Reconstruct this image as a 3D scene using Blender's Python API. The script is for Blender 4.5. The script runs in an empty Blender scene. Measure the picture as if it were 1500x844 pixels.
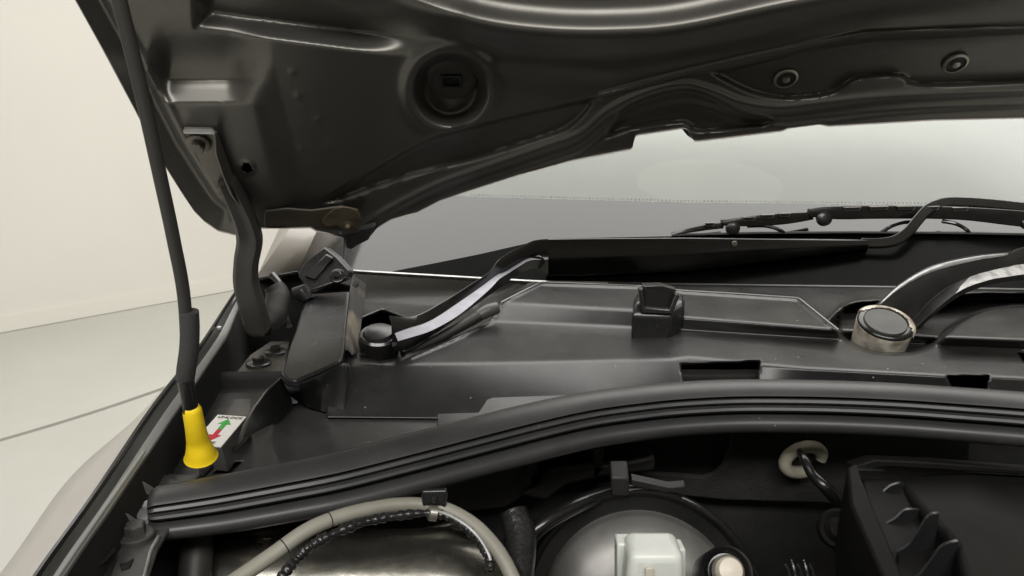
import bpy, bmesh, math, random
import numpy as np
from mathutils import Vector, Matrix
random.seed(7)
S = bpy.context.scene
COL = S.collection
RAD = math.radians
# ------------------------------------------------------------------ camera, world, lamps, exposure
FPX, PITCH, CH = 1150.0, RAD(15), 1.27           # focal length in pixels of a 1500 wide picture
CAM = Vector((0, 0, CH))
cd = bpy.data.cameras.new('camera'); cam = bpy.data.objects.new('camera', cd); COL.objects.link(cam)
cd.sensor_width = 36; cd.lens = 36 * FPX / 1500; cd.clip_start = .02; cd.clip_end = 100
cam.location = CAM; cam.rotation_euler = (RAD(90) - PITCH, 0, 0)
S.camera = cam
W = bpy.data.worlds.new('World'); S.world = W; W.use_nodes = True
W.node_tree.nodes['Background'].inputs[0].default_value = (1, .95, .86, 1)
W.node_tree.nodes['Background'].inputs[1].default_value = .02
def area(name, loc, target, sx, sy, power, col=(1, .95, .87)):
    l = bpy.data.lights.new(name, 'AREA'); l.shape = 'RECTANGLE'; l.size = sx; l.size_y = sy; l.energy = power; l.color = col
    o = bpy.data.objects.new(name, l); COL.objects.link(o); o.location = loc
    o.rotation_euler = (Vector(target) - Vector(loc)).to_track_quat('-Z', 'Y').to_euler()
    return o
area('ceiling_lamp', (.5, 2.5, 3.3), (.5, 2.5, 0), 4.2, 2.6, 155, (1, .982, .948))
area('front_ceiling_lamp', (-.2, -1.6, 3.3), (-.2, -1.2, 0), 3.6, .8, 160, (1, .982, .948))
S.view_settings.view_transform = 'Standard'; S.view_settings.look = 'None'
S.view_settings.exposure = 0; S.view_settings.gamma = 1
S.cycles.use_denoising = True; S.cycles.denoising_input_passes = 'RGB_ALBEDO'; S.cycles.max_bounces = 8; S.cycles.caustics_reflective = False; S.cycles.caustics_refractive = False

# ------------------------------------------------------------------ from a pixel of the photograph to a point on a real plane
def ray(x, y):
    a, b = (x - 750) / FPX, (422 - y) / FPX
    return Vector((a, math.cos(PITCH) + b * math.sin(PITCH), -math.sin(PITCH) + b * math.cos(PITCH)))
def onz(x, y, z): r = ray(x, y); return CAM + r * ((z - CH) / r.z)
def ony(x, y, Y): r = ray(x, y); return CAM + r * (Y / r.y)
def onp(x, y, pl): r = ray(x, y); return CAM + r * ((pl[0] - CAM).dot(pl[1]) / r.dot(pl[1]))
def lerp(a, b, t): return a + (b - a) * t
def sstep(a, b, x):
    t = np.clip((x - a) / (b - a), 0, 1); return t * t * (3 - 2 * t)
def ipl(pts, x):
    return np.interp(x, [p[0] for p in pts], [p[1] for p in pts])
def cr(pts, n=8):
    """smooth curve through points"""
    P = [Vector(p) for p in pts]; out = []
    for i in range(len(P) - 1):
        a, b, c, d = P[max(i - 1, 0)], P[i], P[i + 1], P[min(i + 2, len(P) - 1)]
        for k in range(n):
            t = k / n
            out.append(.5 * ((2 * b) + (c - a) * t + (2 * a - 5 * b + 4 * c - d) * t * t + (3 * b - a - 3 * c + d) * t ** 3))
    out.append(P[-1]); return out
def cr2(pts, n=8): return [(v.x, v.y) for v in cr([(p[0], p[1], 0) for p in pts], n)]
def sdf(poly, X, Y):
    """signed distance to a polygon, negative inside (numpy)"""
    d = np.full(X.shape, 1e9); ins = np.zeros(X.shape, bool); n = len(poly)
    for i in range(n):
        x0, y0 = poly[i]; x1, y1 = poly[(i + 1) % n]
        ex, ey = x1 - x0, y1 - y0; L = ex * ex + ey * ey + 1e-9
        t = np.clip(((X - x0) * ex + (Y - y0) * ey) / L, 0, 1)
        d = np.minimum(d, np.hypot(X - x0 - t * ex, Y - y0 - t * ey))
        c = ((y0 > Y) != (y1 > Y)) & (X < (x1 - x0) * (Y - y0) / (y1 - y0 + 1e-12) + x0); ins ^= c
    return np.where(ins, -d, d)
def dline(pts, X, Y):
    d = np.full(X.shape, 1e9)
    for i in range(len(pts) - 1):
        x0, y0 = pts[i]; x1, y1 = pts[i + 1]; ex, ey = x1 - x0, y1 - y0; L = ex * ex + ey * ey + 1e-9
        t = np.clip(((X - x0) * ex + (Y - y0) * ey) / L, 0, 1)
        d = np.minimum(d, np.hypot(X - x0 - t * ex, Y - y0 - t * ey))
    return d

# ------------------------------------------------------------------ materials
M = {}
def mat(name, col, rough=.5, metal=0, bump=0, bscale=200, var=0, vscale=12, col2=None, spec=.5, coat=0, dust=0, dustcol=(.35, .32, .27), bdist=.00012, trans=0, aniso=None, speck=0):
    m = bpy.data.materials.new(name); m.use_nodes = True; nt = m.node_tree; b = nt.nodes['Principled BSDF']
    b.inputs['Base Color'].default_value = (*col, 1); b.inputs['Roughness'].default_value = rough; b.inputs['Metallic'].default_value = metal
    b.inputs['Specular IOR Level'].default_value = spec; b.inputs['Coat Weight'].default_value = coat; b.inputs['Coat Roughness'].default_value = .06
    b.inputs['Transmission Weight'].default_value = trans
    N, Lk = nt.nodes.new, nt.links.new
    tc = N('ShaderNodeTexCoord')
    def noise(s, d=4, r=.55):
        n = N('ShaderNodeTexNoise'); n.inputs['Scale'].default_value = s; n.inputs['Detail'].default_value = d; n.inputs['Roughness'].default_value = r
        Lk(tc.outputs['Object'], n.inputs['Vector']); return n
    def ramp(src, a, bb):
        r = N('ShaderNodeMapRange'); r.inputs['From Min'].default_value = a; r.inputs['From Max'].default_value = bb; r.clamp = True
        Lk(src, r.inputs['Value']); return r.outputs[0]
    cur = None
    if var:
        n = noise(vscale); f = ramp(n.outputs['Fac'], .35, .68)
        mx = N('ShaderNodeMix'); mx.data_type = 'RGBA'; Lk(f, mx.inputs[0])
        mx.inputs[6].default_value = (*col, 1); c2 = col2 or tuple(c * (1 - var) for c in col); mx.inputs[7].default_value = (*c2, 1)
        cur = mx.outputs[2]
        rr = N('ShaderNodeMapRange'); rr.inputs['To Min'].default_value = max(.02, rough - .1 * var - .03); rr.inputs['To Max'].default_value = min(1, rough + .15 * var + .04)
        Lk(noise(vscale * 2.3).outputs['Fac'], rr.inputs['Value']); Lk(rr.outputs[0], b.inputs['Roughness'])
    if dust:
        n = noise(9, 8, .7); f = ramp(n.outputs['Fac'], .48, .8); mul = N('ShaderNodeMath'); mul.operation = 'MULTIPLY'; mul.inputs[1].default_value = dust; Lk(f, mul.inputs[0])
        mx = N('ShaderNodeMix'); mx.data_type = 'RGBA'; Lk(mul.outputs[0], mx.inputs[0])
        if cur: Lk(cur, mx.inputs[6])
        else: mx.inputs[6].default_value = (*col, 1)
        mx.inputs[7].default_value = (*dustcol, 1); cur = mx.outputs[2]
    if speck:
        n = N('ShaderNodeTexVoronoi'); n.inputs['Scale'].default_value = 75; Lk(tc.outputs['Object'], n.inputs['Vector'])
        f = ramp(n.outputs['Distance'], .085, .05); n2 = ramp(noise(17, 2).outputs['Fac'], .55, .62)
        mu = N('ShaderNodeMath'); mu.operation = 'MULTIPLY'; Lk(f, mu.inputs[0]); Lk(n2, mu.inputs[1])
        mu2 = N('ShaderNodeMath'); mu2.operation = 'MULTIPLY'; Lk(mu.outputs[0], mu2.inputs[0]); mu2.inputs[1].default_value = speck
        mx = N('ShaderNodeMix'); mx.data_type = 'RGBA'; Lk(mu2.outputs[0], mx.inputs[0])
        if cur: Lk(cur, mx.inputs[6])
        else: mx.inputs[6].default_value = (*col, 1)
        mx.inputs[7].default_value = (.5, .48, .43, 1); cur = mx.outputs[2]
    if cur: Lk(cur, b.inputs['Base Color'])
    if bump:
        bp = N('ShaderNodeBump'); bp.inputs['Strength'].default_value = bump; bp.inputs['Distance'].default_value = bdist
        Lk(noise(bscale, 3).outputs['Fac'], bp.inputs['Height']); Lk(bp.outputs[0], b.inputs['Normal'])
    M[name] = m; return m
mat('grained_plastic', (.021, .021, .0215), .29, spec=.42, bump=.3, bscale=900, var=.55, vscale=9, dust=.16, dustcol=(.22, .20, .17), speck=.8)
mat('smooth_plastic', (.016, .016, .017), .25, bump=.12, bscale=700, var=.3, vscale=9, dust=.03, speck=.25)
mat('gloss_black', (.010, .010, .010), .22, var=.3, vscale=14, dust=.015)
mat('seal_rubber', (.034, .034, .035), .40, bump=.2, bscale=600, var=.25, vscale=11, dust=.05, speck=.3)
mat('rod_plastic', (.035, .034, .030), .5, bump=.2, bscale=400, var=.2)
mat('sleeve_rubber', (.042, .042, .042), .62, bump=.3, bscale=300, var=.25, dust=.05)
mat('bonnet_inner', (.125, .12, .109), .36, metal=.7, bump=.06, bscale=350, var=.3, vscale=4, dust=.04, dustcol=(.10, .08, .055), speck=.15)
mat('body_paint', (.43, .40, .37), .40, metal=.05, coat=.25, var=.05)
mat('black_paint', (.012, .012, .012), .28, var=.3, vscale=16, dust=.05, coat=.3)
mat('apron_paint', (.034, .034, .032), .34, var=.4, vscale=10, dust=.25, coat=.3)
mat('dusty_black', (.013, .0125, .011), .55, var=.5, vscale=14, dust=.05)
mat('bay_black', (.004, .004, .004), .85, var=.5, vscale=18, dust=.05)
mat('foam', (.012, .0115, .0105), .95, bump=.8, bscale=260, bdist=.003, var=.5, vscale=30)
mat('tray_plastic', (.045, .045, .045), .32, bump=.3, bscale=900, var=.35, vscale=7, dust=.12, dustcol=(.22, .20, .17), speck=.4)
mat('flange_paint', (.030, .027, .021), .45, var=.8, vscale=24, col2=(.065, .05, .032), bump=.4, bscale=120, bdist=.0004)
mat('plate_grey', (.17, .155, .135), .42, metal=.5, var=.3, vscale=18)
mat('shoulder_paint', (.060, .058, .050), .30, var=.3, vscale=12, dust=.1)
mat('rail_grey', (.060, .060, .058), .42, var=.3, vscale=14, dust=.1)
mat('rusty_steel', (.035, .030, .022), .5, var=.9, vscale=26, col2=(.11, .082, .045), bump=.4, bscale=150, dust=.15)
mat('worn_alloy', (.60, .56, .48), .45, metal=.15, var=.7, vscale=45, col2=(.14, .105, .07), bump=.8, bscale=220, bdist=.0006)
mat('bare_metal', (.55, .55, .55), .38, metal=.5, var=.35, vscale=60, bump=.2, bscale=300)
mat('satin_black', (.012, .012, .012), .40, var=.4, vscale=30, dust=.06)
mat('scraped_paint', (.48, .475, .465), .5, metal=.15, var=.9, vscale=70, col2=(.20, .198, .195), bump=.6, bscale=200, bdist=.0006)
mat('foil_and_sheen', (.30, .295, .33), .48, metal=.3, var=.2, vscale=40)  # foil patch, and the sheen painted on the left wiper arm
mat('cast_alloy', (.25, .24, .21), .25, metal=.9, var=.6, vscale=14, bump=.5, bscale=60, bdist=.0006)
mat('booster_face', (.21, .205, .195), .42, metal=.7, var=.35, vscale=14, dust=.12, speck=.5)
mat('yellow_plastic', (.92, .66, .015), .42, bump=.4, bscale=250, var=.12, vscale=30, dust=.22, dustcol=(.45, .30, .02))
mat('white_card', (.78, .76, .72), .5)
mat('green_print', (.05, .36, .06), .5); mat('red_print', (.55, .015, .04), .5); mat('black_print', (.03, .03, .03), .6)
mat('cable_grey', (.27, .258, .215), .5, var=.25, vscale=16, bump=.15)
mat('foil_tape', (.018, .018, .018), .25, var=.4, vscale=60, bump=.9, bscale=160, bdist=.0012)
mat('milky_plastic', (.64, .66, .62), .35, var=.12, vscale=20)
mat('cream_plastic', (.60, .54, .45), .4, var=.1)
mat('grommet_cream', (.33, .31, .24), .75, var=.4, vscale=50, bump=.3, bscale=250, dust=.2, dustcol=(.08, .07, .05))
mat('airbox_plastic', (.008, .0078, .007), .6, spec=.14, bump=.3, bscale=700, var=.3)
mat('steel', (.42, .40, .36), .35, metal=.8, var=.3, vscale=40)
mat('dirt', (.025, .024, .022), .8, dust=1.0, dustcol=(.25, .21, .15), bump=.3)
mat('gutter_grey', (.36, .36, .35), .4, metal=.25, var=.2)
mat('plate_brown', (.018, .017, .014), .4, var=.7, vscale=30, col2=(.040, .032, .022), bump=.3, bscale=120)
mat('frit', (.006, .006, .007), .12, spec=.5)
mat('dash_pale', (.19, .20, .19), .8, var=.1)
mat('reflection_pale', (.235, .245, .23), .8, var=.1)  # lighter tone for a painted windscreen reflection
mat('seat_pale', (.33, .34, .31), .9, var=.1)
mat('wall_paint', (.82, .797, .74), .75, var=.03, vscale=1.5)
mat('floor_paint', (.54, .54, .50), .22, var=.12, vscale=.9)
mat('joint_dark', (.22, .165, .10), .9, var=.4)
mat('skirting', (.79, .765, .705), .7)
mat('reflection_black', (.005, .005, .005), .2, spec=.015, var=.4, vscale=10)  # near-black of the painted wiper reflection
# windscreen: clear glass that lets the light through and mirrors by Fresnel
def glass(name, tint):
    m = bpy.data.materials.new(name); m.use_nodes = True; nt = m.node_tree; nt.nodes.remove(nt.nodes['Principled BSDF'])
    t = nt.nodes.new('ShaderNodeBsdfTransparent'); t.inputs[0].default_value = (*tint, 1)
    g = nt.nodes.new('ShaderNodeBsdfGlossy'); g.inputs['Roughness'].default_value = 0
    f = nt.nodes.new('ShaderNodeFresnel'); f.inputs['IOR'].default_value = 1.52
    mx = nt.nodes.new('ShaderNodeMixShader'); L = nt.links.new
    L(f.outputs[0], mx.inputs[0]); L(t.outputs[0], mx.inputs[1]); L(g.outputs[0], mx.inputs[2]); L(mx.outputs[0], nt.nodes['Material Output'].inputs['Surface'])
    M[name] = m
glass('windscreen_glass', (.92, .95, .90))

# ------------------------------------------------------------------ object helpers
WL = {}                                            # world position of every object made here
def empty(name, loc, label=None, cat=None, parent=None):
    o = bpy.data.objects.new(name, None); COL.objects.link(o); loc = Vector(loc); o.empty_display_size = .05
    o.location = loc - (WL[parent.name] if parent else Vector()); o.parent = parent; WL[o.name] = loc
    if label: o['label'] = label
    if cat: o['category'] = cat
    return o
def mesh(name, verts, faces, m, parent=None, smooth=40, bevel=0, segs=2, label=None, mats=None, midx=None, subd=0, solid=0, loc=None):
    V = [Vector(v) for v in verts]
    lo = Vector([min(v[i] for v in V) for i in range(3)]); hi = Vector([max(v[i] for v in V) for i in range(3)])
    c = Vector(loc) if loc is not None else (lo + hi) / 2
    me = bpy.data.meshes.new(name); me.from_pydata([v - c for v in V], [], faces); me.update()
    bm = bmesh.new(); bm.from_mesh(me)
    if midx is not None:
        for f, k in zip(bm.faces, midx): f.material_index = k
    bmesh.ops.recalc_face_normals(bm, faces=bm.faces) if bevel or subd else None
    bm.to_mesh(me); bm.free()
    for k in (mats or [m]): me.materials.append(M[k])
    o = bpy.data.objects.new(name, me); COL.objects.link(o); o.parent = parent
    o.location = c - (WL[parent.name] if parent else Vector()); WL[o.name] = c
    if smooth:
        for p in me.polygons: p.use_smooth = True
        if smooth < 180: me.set_sharp_from_angle(angle=RAD(smooth))
    if solid:
        s = o.modifiers.new('s', 'SOLIDIFY'); s.thickness = solid; s.offset = -1
    if bevel:
        b = o.modifiers.new('b', 'BEVEL'); b.width = bevel; b.segments = segs; b.limit_method = 'ANGLE'; b.angle_limit = RAD(35); b.harden_normals = False
    if subd:
        s = o.modifiers.new('d', 'SUBSURF'); s.levels = s.render_levels = subd
    if label: o['label'] = label
    return o
def struct(o): o['kind'] = 'structure'; return o
def loft(name, rows, m, parent=None, closed=False, caps=False, **k):
    n = len(rows[0]); V = [p for r in rows for p in r]; Fc = []; mi = []
    seg = k.pop('segm', None)
    for i in range(len(rows) - 1):
        for j in range(n if closed else n - 1):
            a, b = i * n + j, i * n + (j + 1) % n; Fc.append((a, b, b + n, a + n)); mi.append(seg(i, j) if callable(seg) else seg[j] if seg else 0)
    if caps: Fc.append(tuple(range(n - 1, -1, -1))); Fc.append(tuple((len(rows) - 1) * n + j for j in range(n))); mi += [0, 0]
    return mesh(name, V, Fc, m, parent, midx=mi if seg else None, **k)
def slab(name, front, depth, m, parent=None, bevel=.001, **k):
    """polygon with a thickness: depth is the vector from the front face to the back face"""
    d = Vector(depth); n = len(front); V = [Vector(p) for p in front] + [Vector(p) + d for p in front]
    Fc = [tuple(range(n)), tuple(range(2 * n - 1, n - 1, -1))] + [(i, n + i, n + (i + 1) % n, (i + 1) % n) for i in range(n)]
    return mesh(name, V, Fc, m, parent, bevel=bevel, **k)
def tube(name, pts, rad, m, parent=None, n=12, caps=True, flat=None, **k):
    P = [Vector(p) for p in pts]; R = rad if hasattr(rad, '__len__') else [rad] * len(P)
    if len(R) != len(P): R = list(np.interp(np.linspace(0, 1, len(P)), np.linspace(0, 1, len(R)), R))
    rows = []; prev = None
    for i, p in enumerate(P):
        t = (P[min(i + 1, len(P) - 1)] - P[max(i - 1, 0)]).normalized()
        u = (prev - t * prev.dot(t)).normalized() if prev else t.orthogonal().normalized()
        prev = u; v = t.cross(u)
        rows.append([p + (u * math.cos(a) + v * math.sin(a)) * R[i] for a in [2 * math.pi * j / n for j in range(n)]])
    return loft(name, rows, m, parent, closed=True, caps=caps, **k)
def lathe(name, c, axis, prof, m, parent=None, n=28, **k):
    """profile of (radius, height along axis)"""
    a = Vector(axis).normalized(); u = a.orthogonal().normalized(); v = a.cross(u); c = Vector(c)
    rows = [[c + a * h + (u * math.cos(t) + v * math.sin(t)) * r for t in [2 * math.pi * j / n for j in range(n)]] for r, h in prof]
    return loft(name, rows, m, parent, closed=True, caps=True, **k)
def hexbolt(c, axis, r, h, m, parent, washer=1.7, wm=None):
    a = Vector(axis).normalized(); u = a.orthogonal().normalized(); v = a.cross(u); c = Vector(c); rows = []
    pr = [(washer * r, 0), (washer * r, h * .3), (washer * r * .9, h * .36), (r, h * .36), (r, h * .9), (r * .82, h), (r * .2, h)]
    for rr, hh in pr:
        six = rr <= r + 1e-9
        row = []
        for j in range(24):
            t = 2 * math.pi * j / 24; q = rr
            if six: q = rr * math.cos(math.pi / 6) / math.cos((t % (math.pi / 3)) - math.pi / 6)
            row.append(c + a * hh + (u * math.cos(t) + v * math.sin(t)) * q)
        rows.append(row)
    return loft('bolt', rows, m, parent, closed=True, caps=True, smooth=30)
def coons(T, B, n, mrows, tp=None):
    """grid between a top polyline T and a bottom polyline B (both resampled by arc length to n)"""
    def res(p):
        p = np.array(p, float); d = np.r_[0, np.cumsum(np.hypot(*np.diff(p, axis=0).T))]; t = np.linspace(0, d[-1], n)
        return np.c_[np.interp(t, d, p[:, 0]), np.interp(t, d, p[:, 1])]
    return res(T), res(B)

# ================================================================== the room
w0, w1 = onz(0, 487, 0), onz(345, 424, 0)
wd = (w1 - w0).normalized(); wn = Vector((wd.y, -wd.x, 0))          # into the room
A = w0 - wd * 9; B = w0 + wd * 8
Cc, Dd = B + wn * 13, A + wn * 13
HW = 3.6
def wall(name, p, q):
    d = (q - p).normalized(); inn = Vector((d.y, -d.x, 0)); rows = []
    for k in range(2): pass
    prof = [(0, HW), (0, .12), (0.0, .10)]
    front = [[e + inn * o + Vector((0, 0, z)) for o, z in prof] + [e + Vector((0, 0, 0))] for e in (p, q)]
    V = [p, q, q + Vector((0, 0, HW)), p + Vector((0, 0, HW))]
    o = slab(name, V, -inn * .1, 'wall_paint', bevel=0, smooth=0); struct(o)
    s = slab('skirting', [p + inn * .02 + Vector((0, 0, .001)), q + inn * .02 + Vector((0, 0, .001)), q + inn * .012 + Vector((0, 0, .09)), p + inn * .012 + Vector((0, 0, .09))], -inn * .01, 'skirting', o, bevel=.003)
    return o
wall('wall', A, B); wall('wall', B, Cc); wall('wall', Cc, Dd); wall('wall', Dd, A)
ce = slab('ceiling', [p + Vector((0, 0, HW)) for p in (A, B, Cc, Dd)], (0, 0, .1), 'wall_paint', bevel=0, smooth=0); struct(ce)
# floor: two pours of painted concrete parted by a curved joint
JP = [(-420, 735), (-180, 695), (0, 645), (130, 606), (255, 563), (420, 500), (700, 420)]
jl = [onz(x, y, 0) for x, y in cr2(JP, 6)]
fl = slab('floor', [Vector((-15, -15, -.012)), Vector((18, -15, -.012)), Vector((18, 18, -.012)), Vector((-15, 18, -.012))], (0, 0, -.1), 'joint_dark', bevel=0, smooth=0); struct(fl)
jn = []
for i in range(len(jl)):
    t = (jl[min(i + 1, len(jl) - 1)] - jl[max(i - 1, 0)]); n_ = Vector((-t.y, t.x, 0)).normalized(); jn.append(n_)
far = [jl[i] + jn[i] * .014 for i in range(len(jl))]; near = [jl[i] - jn[i] * .014 for i in range(len(jl))]
Fp = [[p, p + Vector((-14, 8, 0)) * 1.0] for p in far]
def pour(line, away):
    V = []; Fc = []
    for p in line: V += [p, Vector((p.x + away.x, p.y + away.y, 0))]
    for i in range(len(line) - 1): Fc.append((2 * i, 2 * i + 1, 2 * i + 3, 2 * i + 2))
    n = len(V); V += [v + Vector((0, 0, -.011)) for v in V[:]]
    for i in range(len(line) - 1): Fc.append((2 * i, 2 * i + 2, n + 2 * i + 2, n + 2 * i))
    return V, Fc
ext_a = far[0] - (far[1] - far[0]).normalized() * 12; ext_b = far[-1] + (far[-1] - far[-2]).normalized() * 12
V, Fc = pour([ext_a] + far + [ext_b], Vector((-12, 16, 0))); mesh('floor_slab', V, Fc, 'floor_paint', fl, smooth=0)
ext_a = near[0] - (near[1] - near[0]).normalized() * 12; ext_b = near[-1] + (near[-1] - near[-2]).normalized() * 12
V, Fc = pour([ext_a] + near + [ext_b], Vector((12, -16, 0))); mesh('floor_slab', V, Fc, 'floor_paint', fl, smooth=0)

# ================================================================== the car
car = empty('car', (.1, .9, 0), 'pale greige car with its dark bonnet propped open over the engine bay and black scuttle', 'car')

# ---- bonnet: underside as real relief on a tilted plane
AL = RAD(48)
B0 = ony(385, 335, .97)
bd = Vector((0, -math.cos(AL), math.sin(AL))); bn = Vector((0, -math.sin(AL), -math.cos(AL)))
BP = (B0, bn)
REAR = [(343, 343), (362, 340), (384, 333), (456, 333), (464, 338), (480, 341), (500, 345), (520, 346), (543, 344), (552, 333), (572, 321), (610, 311), (643, 294), (680, 281), (760, 255), (833, 235), (922, 218), (926, 216), (930, 199), (934, 197), (1000, 187), (1006, 188), (1016, 205), (1022, 206), (1080, 199), (1146, 191), (1153, 187), (1200, 181), (1213, 184), (1367, 175), (1500, 172), (1640, 170)]
LEFT = [(88, -40), (112, 0), (147, 63), (197, 157), (233, 227), (267, 281), (285, 308), (300, 323), (320, 337), (343, 343)]
nu, nv = 420, 120
def resample(p, t):
    p = np.array(p, float); d = np.r_[0, np.cumsum(np.hypot(*np.diff(p, axis=0).T))]; d /= d[-1]
    return np.c_[np.interp(t, d, p[:, 0]), np.interp(t, d, p[:, 1])]
tu = np.linspace(0, 1, nu); tv = np.linspace(0, 1, nv)
Rr = resample(REAR, tu); Lf = resample(LEFT[::-1], tv)
Tp = resample([(88, -40), (1640, -40)], tu); Rt = resample([(1640, 170), (1640, -40)], tv)
U_, V_ = np.meshgrid(tu, tv)
GX = np.zeros((nv, nu)); GY = np.zeros((nv, nu))
for c_, G in ((0, GX), (1, GY)):
    G[:] = (1 - V_) * Rr[:, c_][None, :] + V_ * Tp[:, c_][None, :] + (1 - U_) * Lf[:, c_][:, None] + U_ * Rt[:, c_][:, None] \
        - ((1 - U_) * (1 - V_) * Rr[0, c_] + U_ * (1 - V_) * Rr[-1, c_] + (1 - U_) * V_ * Tp[0, c_] + U_ * V_ * Tp[-1, c_])
def bonnet_h(X, Y):
    h = np.zeros_like(X)
    dl = dline(LEFT + [(384, 333)], X, Y)
    h -= .016 * (1 - sstep(30, 42, dl)) * (1 - sstep(330, 352, X) * sstep(240, 300, Y))                                            # hem of the outer skin
    h += .011 * np.clip(1 - dl / 34, 0, 1) * (1 - sstep(330, 352, X) * sstep(240, 300, Y))
    h += .003 * np.exp(-((dl - 45) / 6) ** 2) * (1 - sstep(330, 352, X))
    # pressed pads that end in a sloping face
    lin = lambda a_, b_, x_: np.clip((x_ - a_) / (b_ - a_), 0, 1)
    h -= .027 * (1 - .5 * sstep(-27, 4, sdf([(278, -200), (286, 40), (420, 58), (590, 80), (900, 80), (900, -200)], X, Y)) - .5 * lin(-25, 4, sdf([(278, -200), (286, 40), (420, 58), (590, 80), (900, 80), (900, -200)], X, Y))) * (1 - sstep(540, 690, X + .6 * Y))
    h -= .021 * (1 - lin(116, 152, Y)) * sstep(20, 100, Y) * sstep(222, 262, X + .1 * Y) * (1 - sstep(330, 400, X))
    # diagonal fold beside the hinge
    h += .010 * sstep(20, -30, (X - ipl([(-50, 300), (100, 385), (280, 430), (340, 440)], Y))) * sstep(60, 130, Y)
    # central swage that sweeps over the panel
    gy = ipl(cr2([(300, -95), (480, -40), (600, 0), (700, 34), (800, 48), (900, 50), (1000, 42), (1150, 10), (1300, -16), (1640, -60)], 6), X)
    h += .022 * np.exp(-((Y - gy + 4) / 30) ** 2)
    h -= .010 * sstep(14, -30, Y - gy)
    # shallow step under it
    g2 = ipl([(500, 60), (700, 90), (900, 104), (1150, 62), (1300, 46), (1640, 36)], X)
    h += .004 * np.exp(-((Y - g2) / 14) ** 2) * sstep(560, 760, X)
    # dish with a raised lip
    r = np.hypot(X - 660, (Y - 131) * 1.02)
    h += .006 * np.exp(-((r - 62) / 12) ** 2) - .020 * (1 - sstep(34, 58, r))
    # rear rail pockets
    pa = cr2([(466, 299), (550, 243), (640, 196), (760, 166), (868, 141), (874, 143), (862, 165), (835, 190), (800, 204), (700, 236), (600, 262), (500, 296)], 4)
    h -= .008 * (1 - sstep(-9, 1, sdf(pa, X, Y)))
    pb = [(1040, 105), (1100, 92), (1180, 72), (1270, 56), (1380, 50), (1640, 44), (1640, 118), (1500, 123), (1345, 128), (1320, 114), (1262, 117), (1240, 127), (1216, 140), (1150, 147), (1100, 138), (1055, 116)]
    h -= .009 * (1 - sstep(-7, 1, sdf(cr2(pb + pb[:1], 3)[:-1], X, Y)))
    pc = cr2([(884, 206), (905, 165), (940, 143), (1000, 128), (1045, 140), (1085, 160), (1135, 172), (1120, 186), (1020, 196), (1000, 182), (925, 192)], 3)
    h -= .008 * (1 - sstep(-8, 1, sdf(pc, X, Y)))
    bead = cr2([(515, 342), (560, 313), (640, 272), (720, 243), (800, 215), (850, 196), (890, 163), (940, 138), (1000, 124), (1045, 134), (1085, 150), (1140, 158), (1200, 152), (1280, 143), (1400, 136), (1640, 128)], 5)
    h += .0042 * np.exp(-(dline(bead, X, Y) / 6.5) ** 2)
    b2 = [(p[0] + 4, p[1] + 19) for p in bead[5:]]
    h += .0018 * np.exp(-(dline(b2, X, Y) / 5) ** 2) - .0014 * np.exp(-(dline([(p[0], p[1] + 9) for p in b2], X, Y) / 5) ** 2)
    h += .004 * np.exp(-(dline([(880, 140), (1010, 105), (1100, 84), (1270, 48), (1500, 40), (1640, 38)], X, Y) / 4) ** 2)
    for bx, by in [(355, 95), (428, 105), (437, 140), (465, 175), (441, 218), (480, 215), (505, 268), (250, 50), (590, 200), (780, 172)]:
        h += .0009 * np.exp(-(np.hypot(X - bx, Y - by) / 4) ** 2)
    rh = np.hypot((X - 362) / 6.0, (Y - 246) / 5.6)
    h += .002 * np.exp(-((rh - 1.5) / .35) ** 2) - .02 * (1 - sstep(.8, 1.1, rh))
    return h
BH = bonnet_h(GX, GY)
bv = []; idx = {}
for j in range(nv):
    for i in range(nu): bv.append(onp(GX[j, i], GY[j, i], (B0 + bn * float(BH[j, i]), bn)))
bf = [(j * nu + i, j * nu + i + 1, (j + 1) * nu + i + 1, (j + 1) * nu + i) for j in range(nv - 1) for i in range(nu - 1)]
top0 = (nv - 1) * nu; nb = len(bv)                                                  # on up to the front edge of the bonnet
for i in range(0, nu):
    p = bv[top0 + i]; s = (p - B0).dot(bd); bv.append(p + bd * (.95 - s))
bf += [(top0 + i, top0 + i + 1, nb + i + 1, nb + i) for i in range(nu - 1)]
bonnet = mesh('bonnet', bv, bf, 'bonnet_inner', car, smooth=60)
# outer skin
ring = [j * nu for j in range(nv - 1, -1, -1)] + list(range(1, nu))
sk = [bv[nb]] + [bv[k] for k in ring] + [bv[nb + nu - 1]]
sv = [p + bn * .002 for p in sk] + [p - bn * (.045) for p in sk]; n_ = len(sk)
sf = [(i, i + 1, n_ + i + 1, n_ + i) for i in range(n_ - 1)]
mid = len(sv); ctr = [p - bn * .035 for p in (bv[nb + nu // 2],)]
outer = [n_ + i for i in range(n_)]
sf.append(tuple(outer))
mesh('outer_skin', sv, sf, 'body_paint', bonnet, smooth=35)
# round blanking plug in the dish
pc_ = onp(660, 131, BP) + bn * -.0150
def ring_on(c, n, r, h0, name, m, par, prof, **k): return lathe(name, c, n, prof, m, par, **k)
fr = lathe('blanking_plug', pc_, bn, [(.026, -.002), (.026, .0015), (.0235, .003), (.019, .003), (.018, .0018), (.001, .0018)], 'rod_plastic', bonnet, n=36)
ux = Vector((1, 0, 0)); uy = bn.cross(ux).normalized()
def rect(c, hx, hy, cut=0): return [c + ux * sx * hx + uy * sy * hy for sx, sy in ((-1, -1), (1, -1), (1, 1), (-1, 1))]
fo = rect(pc_ + bn * .0018, .0105, .008); fi = rect(pc_ + bn * .0042, .0085, .006); fb = rect(pc_ + bn * -.006, .0075, .005)
loft('plug_slot', [fo, [p + bn * .0025 for p in rect(pc_ + bn * .0018, .0103, .0078)], fi, fb], 'gloss_black', bonnet, closed=True, caps=True, smooth=20)
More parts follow.
